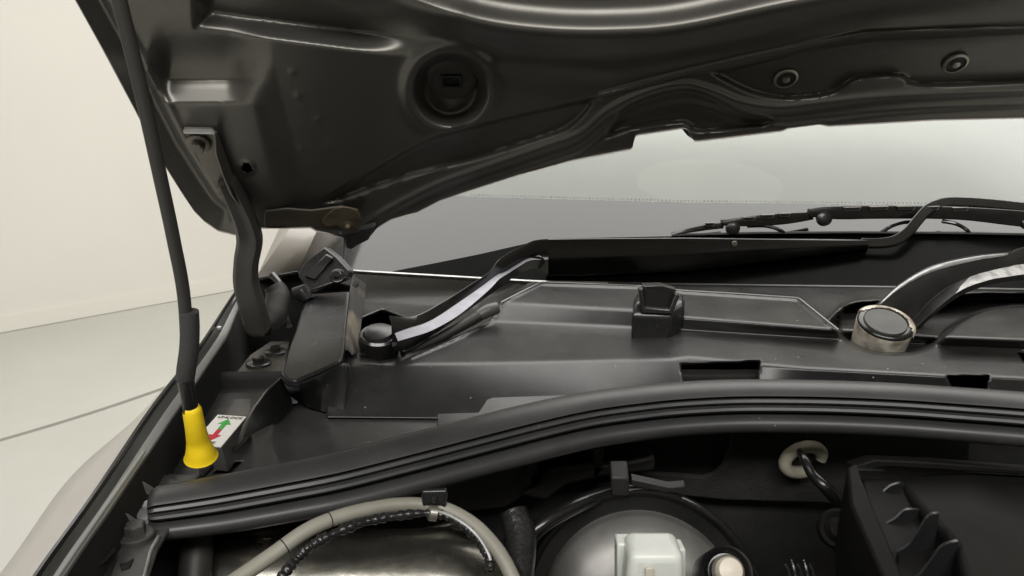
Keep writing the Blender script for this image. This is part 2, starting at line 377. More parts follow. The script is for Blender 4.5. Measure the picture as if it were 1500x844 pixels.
for x, y in ((1153, 122), (1403, 100)):
    c = onp(x, y, BP) + bn * -.008
    w = lathe('washer', c, bn, [(.0120, 0), (.0120, .0022), (.0108, .0030), (.0095, .0030), (.0088, .0016), (.0040, .0016), (.0036, .0040), (.0012, .0044)], 'steel', bonnet, n=32)
    w.data.materials.append(M['dusty_black'])
    for p in w.data.polygons:
        rr = (p.center + w.location + WL[bonnet.name] - c); rr = (rr - bn * rr.dot(bn)).length
        if .0042 < rr < .0092: p.material_index = 1
# rusty corner flange and its rubber stop
def bpl(x, y, h=0): return onp(x, y, (B0 + bn * h, bn))
slab('corner_flange', [bpl(x, y, .015) for x, y in [(386, 332), (388, 310), (420, 306), (455, 309), (500, 303), (524, 308), (532, 325), (523, 338), (500, 339), (480, 337), (462, 331)]], -bn * .003, 'flange_paint', bonnet, bevel=.0012)
slab('rust_patch', [bpl(x, y, .0162) for x, y in cr2([(476, 318), (486, 309), (500, 304), (516, 306), (526, 314), (530, 326), (521, 336), (503, 337), (494, 330), (480, 332), (472, 326), (476, 318)], 3)[:-1]], -bn * .002, 'rusty_steel', bonnet, bevel=.0006)
lathe('flange_bolt', bpl(510, 329, .015), bn, [(.0085, 0), (.0085, .001), (.006, .0018), (.0032, .002), (.0032, .005), (.002, .006)], 'rusty_steel', bonnet, n=20)
slab('rubber_stop', [bpl(x, y, .010) for x, y in [(481, 341), (499, 345), (512, 341), (550, 331), (547, 338), (540, 352), (524, 360), (515, 366), (507, 364), (505, 350)]], -bn * .012, 'seal_rubber', bonnet, bevel=.002)

# ---- bonnet hinge: plate bolted to the bonnet, swan-neck arm down to the wing
hinge = empty('bonnet_hinge', ony(375, 485, .95), parent=car)
hp = [(268, 190), (310, 191), (318, 198), (320, 225), (330, 258), (344, 287), (362, 314), (360, 322), (345, 328), (337, 305), (325, 290), (306, 262), (276, 205)]
slab('hinge_plate', [bpl(x, y, .015) for x, y in hp], -bn * .005, 'plate_grey', hinge, bevel=.0012)
slab('hinge_flange', [bpl(x, y, .015) for x, y in [(315, 193), (319, 198), (321, 225), (331, 258), (345, 287), (363, 314)]] + [bpl(x, y, .030) for x, y in [(360, 312), (341, 286), (328, 257), (318, 226), (316, 200)]], Vector((-.002, 0, 0)), 'plate_grey', hinge, bevel=.0006)
slab('hinge_lip', [bpl(x, y, .015) for x, y in [(268, 190), (310, 190), (316, 194)]] + [bpl(x, y, .028) for x, y in [(314, 197), (309, 194), (269, 194)]], Vector((0, 0, -.0015)), 'gutter_grey', hinge, bevel=.0006)
hexbolt(bpl(292, 208, .015), bn, .0075, .012, 'plate_grey', hinge)
hexbolt(bpl(333, 281, .015), bn, .0070, .012, 'plate_grey', hinge)
ha = cr([ony(332, 262, .885), ony(346, 292, .90), ony(360, 325, .915), ony(366, 352, .925), ony(361, 385, .925), ony(361, 415, .925), ony(370, 450, .925), ony(378, 480, .93)], 6)
hw = np.interp(np.linspace(0, 1, len(ha)), [0, .2, .4, .6, .8, 1], [.010, .013, .0155, .0145, .016, .0165])
rows = []
for i, p in enumerate(ha):
    t = (ha[min(i + 1, len(ha) - 1)] - ha[max(i - 1, 0)]).normalized(); s = t.cross(Vector((0, 1, 0))).normalized(); f = s.cross(t).normalized()
    if f.y > 0: f = -f
    if s.x < 0: s = -s
    w = float(hw[i])
    rows.append([p - s * w, p - s * w * .93 + f * .006, p - s * w * .55 + f * .012, p - s * w * .05 + f * .010, p + s * w * .35 + f * .009, p + s * w * .75 + f * .013, p + s * w * .98 + f * .007, p + s * w, p + s * w * .9 - f * .006, p - s * w * .9 - f * .006])
e = rows[-1]; cen = sum(e, Vector()) / len(e)
rows.append([lerp(q, cen, .25) + Vector((0, 0, -.006)) for q in e]); rows.append([lerp(q, cen, .7) + Vector((0, 0, -.009)) for q in e])
loft('hinge_arm', rows, 'rod_plastic', hinge, closed=True, caps=True, smooth=60)
tube('hinge_arm_bracket', cr([ony(386, 480, .94), ony(400, 465, .96), ony(407, 435, .985), ony(400, 418, .99)], 5), [.012, .017, .016, .012], 'dusty_black', hinge)

# ---- wing (fender): skin, flange with its rubber edge, inner wall
ED = cr2([(-60, 1010), (50, 844), (130, 733), (212, 610), (256, 553), (291, 508), (333, 444), (350, 420)], 5)
IN = cr2([(10, 960), (107, 812), (160, 737), (210, 664), (248, 609), (281, 561), (313, 514), (331, 488), (349, 444), (360, 424)], 4)
def rs(p, n): return resample(p, np.linspace(0, 1, n))
NE = 36; e_ = rs(ED, NE); i_ = rs(IN, NE)
zf = lambda t: .972 + .006 * t
out = rs(cr2([(-130, 1000), (8, 830), (100, 702), (200, 612), (254, 553), (290, 508), (332, 444), (349, 420)], 5), NE)
R0 = [onz(x, y, zf(k / NE)) for k, (x, y) in enumerate(e_)]
R2 = []
for k, (x, y) in enumerate(out):
    p = onz(x, y, .945 + .03 * (k / NE) ** 2); R2.append(p)
R1 = [lerp(a, b, .45) + Vector((0, 0, .006 * (1 - k / NE))) for k, (a, b) in enumerate(zip(R0, R2))]
R3 = [p + Vector((-.004, 0, -.06)) for p in R2]; R4 = [p + Vector((.0, 0, -.5)) for p in R2]
wing = loft('fender', [[p + Vector((.004, 0, -.004)) for p in R0], R0, R1, R2, R3, R4], 'body_paint', car, smooth=70)
def strip(name, a, b, m, par, drop=0, th=.003, f0=0, f1=1, dz=0):
    n = len(a); A_ = [lerp(a[k], b[k], f0) + Vector((0, 0, dz)) for k in range(n)]; B_ = [lerp(a[k], b[k], f1) + Vector((0, 0, dz - drop)) for k in range(n)]
    return loft(name, [[p - Vector((0, 0, th)) for p in A_], A_, [lerp(p, q, .1) + Vector((0, 0, th * .3)) for p, q in zip(A_, B_)], [lerp(p, q, .9) + Vector((0, 0, th * .3)) for p, q in zip(A_, B_)], B_, [p - Vector((0, 0, th * 3)) for p in B_]], m, par, smooth=50)
I0 = [onz(x, y, .972) for x, y in i_]
strip('rubber_edge', R0, I0, 'gloss_black', wing, f0=.02, f1=.2, dz=.002, th=.002)
strip('fender_flange', R0, I0, 'rail_grey', wing, f0=.2, f1=.56, drop=.004, dz=-.001)
strip('fender_gutter', R0, I0, 'gutter_grey', wing, f0=.56, f1=.97, drop=.002, dz=-.004)
lathe('rivet', onz(321, 480, .975), (0, 0, 1), [(.003, -.002), (.003, .001), (.001, .002)], 'bare_metal', wing, n=12)
# inner wall falling from the flange into the dark
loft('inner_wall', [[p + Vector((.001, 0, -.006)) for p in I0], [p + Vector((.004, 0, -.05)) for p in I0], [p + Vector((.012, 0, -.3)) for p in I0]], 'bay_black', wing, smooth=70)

# ---- apron inside the wing
AP = [onz(x, y, .925) for x, y in [(205, 735), (222, 668), (262, 622), (305, 585), (352, 540), (416, 500), (440, 520), (436, 560), (412, 585), (376, 625), (334, 664), (296, 699), (262, 725)]]
apron = slab('apron', AP, (0, 0, -.02), 'apron_paint', car, bevel=.004)
# folded shoulder strip with pressed ribs between flange and bolt rail
sa = [onz(x, y, .968) for x, y in rs([(207, 666), (160, 735), (107, 812), (40, 905)], 12)]
sb = [onz(x, y, .930) for x, y in rs([(240, 694), (208, 740), (160, 806), (100, 900)], 12)]
loft('shoulder_panel', [sa, [lerp(a, b, .5) + Vector((0, 0, -.012)) for a, b in zip(sa, sb)], sb, [p + Vector((.03, 0, -.002)) for p in sb]], 'shoulder_paint', car, smooth=70)
for x, y in ((213, 710), (184, 754), (150, 802)):
    p0, p1, p2 = onz(x - 10, y - 10, .960), onz(x + 12, y + 4, .942), onz(x - 3, y + 17, .942)
    slab('rib', [p0, p1, lerp(p1, p2, .6), p2], Vector((-.001, .010, -.010)), 'gutter_grey', car, bevel=.003, segs=3)
rail = [(262, 706), (238, 692), (215, 716), (205, 742), (192, 762), (178, 780), (168, 806), (120, 870), (150, 905), (210, 860), (232, 800), (250, 770), (300, 730)]
fb_ = [onz(x, y, .974) for x, y in rs([(211, 662), (160, 735), (107, 812), (60, 880)], 12)]
tube('flange_bead', fb_, .0016, 'gutter_grey', car, n=8)
bolt_rail = slab('bolt_rail', [onz(x, y, .934) for x, y in rail], (0, 0, -.004), 'rail_grey', car, bevel=.0012)
hexbolt(onz(200, 789, .934), (0, 0, 1), .0078, .013, 'rail_grey', bolt_rail)
hexbolt(onz(224, 755, .934), (0, 0, 1), .0070, .012, 'bare_metal', bolt_rail)
slab('rail_slot', [onz(x, y, .9355) for x, y in [(162, 820), (172, 816), (160, 846), (146, 860)]], (0, 0, -.003), 'bay_black', bolt_rail, bevel=.0004)
slab('rail_slot', [onz(x, y, .9355) for x, y in [(175, 825), (184, 824), (196, 817), (190, 830), (178, 834)]], (0, 0, -.003), 'bay_black', bolt_rail, bevel=.0004)
tube('wire', cr([onz(90, 838, .945), onz(125, 836, .944), onz(150, 823, .944), onz(166, 806, .944)], 6), .0016, 'smooth_plastic', car, n=8)
lathe('drain_plug', onz(108, 838, .925), (0, 0, 1), [(.019, 0), (.019, .016), (.013, .023), (.002, .024)], 'bay_black', car, n=20)
loft('foil_edge', [[onz(x, y, .938) for x, y in rs([(232, 784), (220, 805), (214, 830), (206, 860)], 10)], [onz(x + 5, y + 2 + 2 * (k % 2), .934) for k, (x, y) in enumerate(rs([(232, 784), (220, 805), (214, 830), (206, 860)], 10))]], 'bare_metal', car, solid=.001)
# rear bracket plate with two bolts
slab('hinge_base', [onz(x, y, .935) for x, y in [(346, 545), (366, 520), (396, 500), (424, 500), (416, 548), (400, 552)]], (0, 0, -.004), 'plate_brown', car, bevel=.001)
hexbolt(onz(379, 534, .935), (0, 0, 1), .0075, .010, 'black_paint', car, washer=2.0)
hexbolt(onz(404, 517, .935), (0, 0, 1), .0065, .009, 'black_paint', car, washer=2.0)
# sticker block
zt = .948
TL, TR, BR, BL = [onz(x, y, zt) for x, y in ((319, 609), (361, 612), (324, 656), (281, 652))]
slab('label_block', [TL, TR, BR, BL], (0.004, 0, -.024), 'rail_grey', car, bevel=.0008)
up = Vector((0, 0, 1))
sticker = slab('sticker', [p + up * .0012 for p in (TL, TR, BR, BL)], -up * .0011, 'white_card', car, bevel=.0002)
def st(u, v, h=.0016): return lerp(lerp(BL, BR, u), lerp(TL, TR, u), v) + up * h
def stp(name, uv, m): return slab(name, [st(u, v, .0017) for u, v in uv], -up * .0004, m, sticker, bevel=0, smooth=0)
stp('green_arrow', [(.42, .50), (.58, .50), (.58, .68), (.72, .68), (.50, .86), (.28, .68), (.42, .68)], 'green_print')
stp('red_arrow', [(.42, .495), (.58, .495), (.58, .32), (.72, .32), (.50, .14), (.28, .32), (.42, .32)], 'red_print')
def lettering(txt, u, v, size):
    c = bpy.data.curves.new('lettering', 'FONT'); c.body = txt; c.size = size; c.align_x = 'CENTER'; c.align_y = 'CENTER'; c.extrude = .0001
    c.materials.append(M['black_print']); t_ = bpy.data.objects.new('text', c); COL.objects.link(t_); bpy.context.view_layer.update()
    me = bpy.data.meshes.new_from_object(t_.evaluated_get(bpy.context.evaluated_depsgraph_get())); bpy.data.objects.remove(t_); me.name = 'lettering'
    o = bpy.data.objects.new('lettering', me); COL.objects.link(o)
    ex = (TR - TL).normalized(); ez = up; ey = ez.cross(ex); p = st(u, v, .0018); mt = Matrix((ex, ey, ez)).transposed().to_4x4()
    sh = Matrix.Identity(4); o.parent = sticker; o.location = p - WL[sticker.name]; o.rotation_euler = mt.to_euler()
lettering('UNLOCK', .52, .905, .0062); lettering('LOCK', .46, .07, .0062)
# glossy folded edge beside the block
fe = [onz(x, y, z) for x, y, z in [(294, 697, .928), (312, 678, .930), (332, 664, .934), (352, 645, .945), (359, 622, .953), (372, 596, .957), (390, 572, .958), (409, 553, .957)]]
fw = [min(1, max(.12, (k - 3) / 3)) for k in range(len(fe))]
fe2 = [p + Vector((.012, -.004, -.020)) * w for p, w in zip(fe, fw)]
loft('folded_edge', [[p + Vector((-.003, 0, -.002)) for p in fe], fe, [p + Vector((.002, -.001, 0)) for p in fe], fe2, [p + Vector((.002 * w, 0, -.012 * w)) for p, w in zip(fe2, fw)]], 'black_paint', car, smooth=40)

# ---- A pillar foot and windscreen corner
PIL = [ony(x, y, Y) for x, y, Y in [(370, 420, 1.13), (378, 395, 1.13), (413, 333, 1.16), (440, 270, 1.3), (520, 262, 1.32), (500, 330, 1.22), (470, 338, 1.17), (436, 404, 1.10), (430, 412, 1.09), (380, 418, 1.10)]]
a1 = [ony(x, y, Y) for x, y, Y in [(372, 424, 1.12), (414, 333, 1.19), (470, 240, 1.36)]]
a2 = [ony(x, y, Y) for x, y, Y in [(378, 409, 1.06), (430, 333, 1.13), (488, 240, 1.31)]]
a3 = [ony(x, y, Y) for x, y, Y in [(437, 398, 1.06), (464, 336, 1.13), (520, 240, 1.31)]]
a4 = [ony(x, y, Y) for x, y, Y in [(455, 392, 1.12), (484, 344, 1.19), (530, 260, 1.36)]]
a5 = [ony(x, y, Y) for x, y, Y in [(500, 396, 1.17), (500, 350, 1.24), (540, 262, 1.39)]]
pillar = loft('windscreen_pillar', [a1, a2, a3, a4, a5], 'body_paint', car, smooth=25, solid=.004)
a6 = [p + Vector((.004, .0, -.001)) for p in a2]
slab('pillar_lip', [ony(x, y, 1.055) for x, y in [(378, 408), (436, 397), (437, 402), (418, 404), (405, 412), (392, 409), (378, 413)]], (0, .02, 0), 'black_paint', pillar, bevel=.001)
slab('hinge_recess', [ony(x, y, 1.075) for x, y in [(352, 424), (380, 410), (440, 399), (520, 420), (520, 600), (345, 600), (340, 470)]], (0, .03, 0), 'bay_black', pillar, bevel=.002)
tube('drain_strap', cr([ony(400, 404, 1.05), ony(412, 420, 1.03), ony(415, 450, 1.01), ony(424, 478, .99)], 5), [.006, .004, .003, .004], 'black_paint', pillar)

# ---- windscreen: black printed border below, clear glass above
GS = RAD(28); G0 = Vector((0, 1.165, .98)); gn = Vector((0, -math.sin(GS), math.cos(GS)))
def gp(x, y, h=0): return onp(x, y, (G0 + gn * h, gn))
nx = 40
def bow(p): return p - gn * .05 * ((p.x - .55) / .7) ** 2 * 0
xs = np.linspace(470, 1640, nx)
low = ipl([(470, 392), (515, 397), (790, 413), (1000, 417), (1300, 421), (1640, 427)], xs)
fr_ = ipl([(470, 282), (685, 288), (1000, 297), (1500, 302), (1640, 303)], xs)
rl = [gp(x, y) for x, y in zip(xs, low)]; rf = [gp(x, y) for x, y in zip(xs, fr_)]
gd = Vector((0, math.cos(GS), math.sin(GS)))
rt = [p + gd * .62 for p in rf]
ws = loft('windscreen', [rf, rt], 'windscreen_glass', car, smooth=70)
loft('black_border', [[p - gn * .005 for p in rl], rl, [lerp(a, b, .5) for a, b in zip(rl, rf)], rf, [p - gn * .001 for p in rf]], 'frit', ws, smooth=60)
kx = int(np.searchsorted(xs, 880))  # edge highlight put into the colour: bright tone left, dull grey right
for q, mm in ((rl[:kx + 1], 'bare_metal'), (rl[kx:], 'rail_grey')):
    loft('glass_edge', [[p - gn * .006 for p in q], [p - gn * .002 - gd * .003 for p in q], [p + gn * .002 - gd * .002 for p in q], [p + gn * .0015 + gd * .0015 for p in q]], mm, ws, smooth=80)
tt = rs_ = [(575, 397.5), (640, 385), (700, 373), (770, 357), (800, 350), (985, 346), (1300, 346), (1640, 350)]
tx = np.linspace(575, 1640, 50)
loft('wiper_reflection', [[gp(x, float(ipl([(470, 392), (515, 397), (790, 413), (1000, 417), (1300, 421), (1640, 427)], x)) - .8, .0015) for x in tx], [gp(x, float(ipl(tt, x)), .0012) for x in tx]], 'reflection_black', ws, smooth=80)  # dark sheet on the glass painting the wiper's reflection
# fade dots along the top of the border
dv = []; df = []
for k in range(150):
    x = 690 + k * 5.6; y = float(ipl([(685, 288), (1000, 297), (1500, 302), (1640, 303)], x)) - 3.2
    c = gp(x, y, .0008); r_ = .0011
    b0 = len(dv); dv += [c + Vector((r_ * math.cos(t), 0, 0)) + gd * r_ * 1.3 * math.sin(t) for t in [math.pi / 3 * q for q in range(6)]]; df.append(tuple(range(b0, b0 + 6)))
dd = mesh('border_dots', dv, df, 'frit', ws, smooth=0); dd['kind'] = 'stuff'
# cabin behind the glass; mounds on the dash stand in for curved reflections
dash = loft('dashboard', [[Vector((x, 1.32, .99)), Vector((x, 1.50, 1.045)), Vector((x, 1.80, 1.13)), Vector((x, 2.15, 1.26)), Vector((x, 2.25, 1.27)), Vector((x, 2.3, 1.2)), Vector((x, 2.3, .6))] for x in (-.2, .3, 1.5)], 'dash_pale', car, smooth=60)  # raised, pale dash gives the clear glass its bright reflected look
def mound(name, c, rx, ry, rz, m, par):
    rows = [[Vector(c) + Vector((math.cos(a) * math.cos(b) * rx, math.sin(a) * math.cos(b) * ry, math.sin(b) * rz)) for a in [2 * math.pi * k / 40 for k in range(40)]] for b in [math.pi / 2 * k / 10 * .98 for k in range(11)]]
    return loft(name, rows, m, par, closed=True, caps=True, smooth=70)
mound('reflection_arc', ony(1250, 300, 1.62) - Vector((0, 0, .03)), .24, .16, .05, 'dash_pale', dash)  # added mound shaping a faint curved reflection in the glass
mound('reflection_mound', ony(1010, 262, 1.75) - Vector((0, 0, .09)), .34, .34, .14, 'reflection_pale', dash)  # paler mound painting a second soft reflection

# ---- scuttle (cowl) panel: relief built from its pressed lines
XC = np.arange(478, 1600, 3.0)
q0 = ipl([(478, 399), (515, 401), (790, 417), (943, 418), (1000, 419), (1310, 424), (1600, 431)], XC)
def cowl_lines(x):
    L0 = ipl([(478, 396), (515, 398), (790, 414), (1000, 419), (1310, 422), (1600, 430)], x)
    LP = ipl([(700, 430), (735, 443), (793, 413), (943, 418), (1000, 425), (1167, 436), (1229, 484), (1380, 494), (1600, 502)], x)
    L1 = ipl([(700, 441), (733, 443), (940, 455), (1000, 465), (1227, 484), (1300, 489), (1382, 495), (1600, 503)], x)
    L2 = ipl([(700, 471), (718, 472), (925, 480), (1000, 485), (1230, 497), (1300, 500), (1382, 506), (1600, 516)], x)
    L3 = ipl([(478, 537), (561, 534), (740, 531), (985, 526), (1010, 523), (1118, 534), (1180, 540), (1385, 551), (1465, 553), (1600, 559)], x)
    L4 = ipl([(478, 611), (698, 613), (860, 611), (1000, 590), (1200, 585), (1600, 606)], x)
    return L0, LP, L1, L2, L3, L4
NY = 110
rowsC = []; T01 = np.linspace(0, 1, NY)
GX2 = np.repeat(XC[:, None], NY, 1); L0, LP, L1, L2, L3, L4 = [l[:, None] for l in cowl_lines(XC)]
GY2 = L0 + (L4 - L0) * T01[None, :]
def cz(X, Y):
    def pw(ys, zs):
        z = np.full(Y.shape, zs[0], float)
        for k in range(len(ys) - 1):
            t = np.clip((Y - ys[k]) / np.maximum(ys[k + 1] - ys[k], .5), 0, 1); z = z + (zs[k + 1] - zs[k]) * t
        return z
    o = np.ones_like(X)
    acc = 0
    for dy in (-2.8, -1.4, 0, 1.4, 2.8):
        Yk = Y + dy
        def pw2(ys, zs):
            z = np.full(Y.shape, zs[0], float)
            for k in range(len(ys) - 1):
                t = np.clip((Yk - ys[k]) / np.maximum(ys[k + 1] - ys[k], .5), 0, 1); z = z + (zs[k + 1] - zs[k]) * t
            return z
        plat = pw2([L0, L1, L2, L3, L4], [.984, .976, .958, .952, .917])
        flat = pw2([L0, L0 + 45, L3, L4], [.980, .962, .952, .917])
        side = X - ipl([(400, 830), (413, 793), (443, 733), (472, 718), (500, 660), (525, 600), (545, 590), (620, 590)], Y)
        # left scoop lies lower than the plateau
        k = sstep(-2, 2, side)
        left = flat - .015 * sstep(0, -30, side) * (1 - sstep(505, 530, Y))
        acc = acc + (left * (1 - k) + plat * k) / 5
    z = acc
    scoop = [(1214, 472), (1236, 450), (1263, 442), (1320, 440), (1441, 430), (1640, 434), (1640, 449), (1500, 450), (1473, 452), (1439, 458), (1405, 476), (1387, 490), (1380, 499), (1365, 508), (1342, 517), (1315, 520), (1281, 518), (1254, 508), (1233, 497), (1226, 484)]
    z = z - .022 * (1 - sstep(-7, 1, sdf(cr2(scoop + scoop[:1], 3)[:-1], X, Y)))
    z = z + .0035 * np.exp(-(dline([(1214, 470), (1236, 450), (1263, 442), (1290, 442)], X, Y) / 4) ** 2)
    # between plateau and right panel there is no step
    mid_ = sstep(1226, 1240, X) * (1 - sstep(1374, 1384, X))
    # seam of the plateau's right end
    lp = ipl([(700, 300), (793, 413), (943, 418), (1000, 425), (1167, 436), (1228, 484), (1234, 300)], X)
    z = z - .011 * (1 - sstep(-1.5, .8, Y - lp)) * sstep(925, 960, X) * (X < 1229) - .011 * (X >= 1229) * (1 - sstep(1229, 1330, X)) * (1 - sstep(440, 484, Y)) + .0016 * np.exp(-((Y - lp - 2) / 2.2) ** 2) * (X > 795) * (X < 1229)
    z = z + .0016 * np.exp(-(dline([(793, 414), (734, 443), (719, 472), (660, 499), (600, 525)], X, Y) / 2.2) ** 2)
    for hole in ([(998, 534), (1112, 529), (1109, 556), (1104, 600), (1012, 600)], [(1388, 551), (1448, 551), (1442, 575), (1398, 575)], [(1492, 517), (1520, 519), (1520, 532), (1500, 530)]):
        z = z - .07 * (1 - sstep(-3, 1, sdf(hole, X, Y)))
    # pivot well
    z = z - .03 * (1 - sstep(-8, 2, sdf([(524, 470), (560, 455), (600, 470), (606, 500), (590, 524), (556, 530), (528, 522)], X, Y)))
    return z
CZ = cz(GX2, GY2)
cv = [onz(GX2[i, j], GY2[i, j], float(CZ[i, j])) for i in range(len(XC)) for j in range(NY)]
cf = [(i * NY + j, i * NY + j + 1, (i + 1) * NY + j + 1, (i + 1) * NY + j) for i in range(len(XC) - 1) for j in range(NY - 1)]
cowl = mesh('scuttle_panel', cv, cf, 'grained_plastic', car, smooth=180, solid=.0015)
for q in ([(793, 413, .983), (870, 416, .983), (943, 419, .983), (1000, 425.5, .983), (1080, 430, .982), (1167, 436, .9815), (1172, 438, .981), (1228, 483, .976)], [(793, 413, .983), (763, 428, .980), (734, 443, .977)]):
    tube('edge_highlight', [onz(x, y, z + .001) for x, y, z in q], .0009, 'gutter_grey', cowl, n=6)  # pale tubes paint the highlight along the plateau edge
# washer jet
jet = empty('washer_jet', onz(965, 505, .955), parent=car)
def jb(x, y, Y): return ony(x, y, Y)
yj = .93
ra = [jb(924, 505, yj), jb(980, 507, yj), jb(1001, 476, yj + .02), jb(1001, 470, yj + .05), jb(926, 470, yj + .05)]
rb_ = [jb(926, 462, yj), jb(983, 464, yj), jb(1003, 450, yj + .02), jb(1003, 440, yj + .05), jb(928, 440, yj + .05)]
rc_ = [jb(932, 442, yj + .012), jb(982, 450, yj + .012), jb(1000, 440, yj + .025), jb(998, 428, yj + .055), jb(935, 428, yj + .055)]
mesh('jet_body', ra + rb_ + rc_, [tuple(range(4, -1, -1)), tuple(range(10, 15))] + [(a + k, a + (k + 1) % 5, a + 5 + (k + 1) % 5, a + 5 + k) for a in (0, 5) for k in range(5)], 'smooth_plastic', jet, bevel=.004, segs=4)
slab('jet_hood', [jb(942, 419, yj + .01), jb(968, 418, yj + .01), jb(991, 425, yj + .012), jb(981, 456, yj + .006), jb(944, 452, yj + .006)], (0, .012, .001), 'gloss_black', jet, bevel=.0012)
slab('jet_rim', [jb(936, 425, yj), jb(942, 422, yj), jb(945, 451, yj - .001), jb(980, 454, yj - .001), jb(990, 430, yj), jb(996, 434, yj), jb(985, 461, yj - .002), jb(940, 459, yj - .002)], (0, .012, 0), 'smooth_plastic', jet, bevel=.0015)
# side cover, its front face and bracket over the pillar foot
def zc(x, y): return onz(x, y, .966 + (560 - y) / 130 * .022)
sc_ = [(450, 430), (480, 428), (512, 426), (510, 445), (506, 480), (504, 512), (500, 529), (465, 545), (432, 559), (418, 556), (410, 546), (418, 520), (430, 490), (440, 455)]
cover = slab('side_cover', [zc(x, y) for x, y in sc_], (0, .006, -.010), 'smooth_plastic', cowl, bevel=.004, segs=4)
kt = rs([(410, 549), (420, 559), (432, 561), (446, 557), (470, 547), (500, 531), (508, 533), (562, 535)], 24); kb = rs([(409, 562), (424, 580), (438, 589), (452, 596), (474, 602), (505, 606), (520, 607), (562, 608)], 24)
krow = [[zc(*p) + Vector((0, 0, -.003)) if p[0] < 506 else onz(*p, .952) + Vector((0, -.002, 0)) for p in kt], None, [onz(*p, .918) + Vector((0, -.002, 0)) for p in kb], [onz(*p, .90) + Vector((0, .0, 0)) for p in kb]]
krow[1] = [lerp(a, b, .45) + Vector((0, .006, -.002)) for a, b in zip(krow[0], krow[2])]
loft('cover_skirt', [[p + Vector((0, .008, .0)) for p in krow[0]]] + krow, 'smooth_plastic', cowl, smooth=60)
slab('cover_flank', [onz(x, y, z) for x, y, z in [(504, 512, .972), (509, 440, .982), (516, 402, .99), (532, 415, .975), (528, 450, .965), (520, 500, .955), (520, 516, .952), (510, 520, .956)]], (.004, .004, -.003), 'dirt', cowl, bevel=.001)
def zb(x, y): return ony(x, y, 1.05 - (y - 361) / 67 * .05)
brk = slab('corner_bracket', [zb(x, y) for x, y in [(436, 404), (440, 392), (455, 376), (475, 361), (494, 376), (512, 396), (508, 408), (480, 418), (452, 428)]], (0.003, .02, -.006), 'smooth_plastic', car, bevel=.0025, segs=3)
slab('bracket_rib', [zb(x, y) + Vector((0, -.002, .004)) for x, y in [(446, 408), (478, 376), (489, 382), (462, 414)]], (0, .006, 0), 'smooth_plastic', brk, bevel=.0015)
hexbolt(zb(495, 404) + Vector((0, -.002, 0)), Vector((0, -.7, .7)), .006, .006, 'gloss_black', brk)
tube('clip', [ony(432, 432, 1.0), ony(445, 428, 1.0), ony(452, 440, .995)], [.010, .013, .008], 'smooth_plastic', cowl)
# tray in front with its round hollow
TX = np.arange(282, 880, 3.0)
t0 = ipl([(282, 706), (294, 697), (333, 663), (376, 624), (410, 590), (440, 584), (470, 592), (700, 597), (880, 575)], TX)
t1 = ipl([(228, 742), (334, 726), (500, 694), (600, 669), (700, 643), (868, 603), (900, 600)], TX) + 2
TN = 60; GX3 = np.repeat(TX[:, None], TN, 1); GY3 = t0[:, None] + (t1 - t0)[:, None] * np.linspace(0, 1, TN)[None, :]
rr_ = np.hypot((GX3 - 600) / 205, (GY3 - 640) / 118)
TZ = .926 - .012 * (1 - sstep(.82, 1.0, rr_)) * (1 - sstep(690, 760, GX3)) + .0 * GX3
TZ -= .012 * sstep(1.5, 1.15, rr_) * sstep(.8, 1.0, rr_) * 0
TZ -= .012 * (1 - sstep(-3, 1, sdf([(312, 694), (332, 678), (355, 677), (338, 694)], GX3, GY3)))
tv_ = [onz(GX3[i, j], GY3[i, j], float(TZ[i, j])) for i in range(len(TX)) for j in range(TN)]
mesh('front_tray', tv_, [(i * TN + j, i * TN + j + 1, (i + 1) * TN + j + 1, (i + 1) * TN + j) for i in range(len(TX) - 1) for j in range(TN - 1)], 'tray_plastic', cowl, smooth=180, solid=.0015)
slab('tray_flap', [onz(x, y, .940 - (y - 577) / 60 * .014) for x, y in [(700, 604), (706, 596), (713, 585), (722, 582), (860, 577), (905, 600), (800, 625), (690, 650), (640, 650), (640, 606)]], (0, .003, -.003), 'grained_plastic', cowl, bevel=.001)
slab('foil_patch', [onz(x, y, .9275) for x, y in [(408, 568), (436, 588), (404, 596)]], (0, 0, -.002), 'foil_and_sheen', cowl, bevel=.0004)

lk = tube('wiper_linkage', cr([ony(590, 520, .90), ony(640, 497, .93), ony(690, 470, .96), ony(702, 463, .967)], 5), [.006, .006, .007, .007], 'dusty_black', car, n=14)
tube('linkage_end', cr([ony(690, 470, .965), ony(704, 461, .972), ony(716, 455, .978), ony(728, 451, .984)], 5), [.006, .008, .009, .008], 'rail_grey', lk, n=18)
# ---- rubber seal on the bulkhead edge
SP = cr([onz(x, y, .953) for x, y in [(226, 739), (280, 731), (334, 722), (420, 706), (500, 690), (600, 665), (700, 639), (790, 616), (868, 599), (940, 589), (1000, 583), (1080, 579), (1167, 579), (1250, 581), (1334, 585), (1420, 591), (1500, 597), (1640, 609)]], 6)
prof = [(.032, -.008), (.033, .001), (.030, .0055), (.023, .0072), (.012, .0055), (.003, .001), (.0005, -.0015), (.006, -.0035), (.007, -.0055), (.001, -.0055), (-.001, -.008), (.001, -.0105), (.0045, -.011), (.003, -.013), (-.0015, -.0135), (-.003, -.016), (-.001, -.019), (.006, -.0205), (.008, -.023),
        (.002, -.0235), (-.005, -.0245), (-.009, -.029), (-.0095, -.034), (-.006, -.040), (.002, -.043), (.014, -.040), (.03, -.03)]
rows = []
for i, p in enumerate(SP):
    t = (SP[min(i + 1, len(SP) - 1)] - SP[max(i - 1, 0)]); t.z = 0; t.normalize(); b = Vector((-t.y, t.x, 0))
    sc = .74 + .26 * min(1, i / 40)
    rows.append([p + (b * u + Vector((0, 0, v))) * sc for u, v in prof])
e = rows[0]; cen = sum(e, Vector()) / len(e); t = (rows[0][0] - rows[6][0]).normalized()
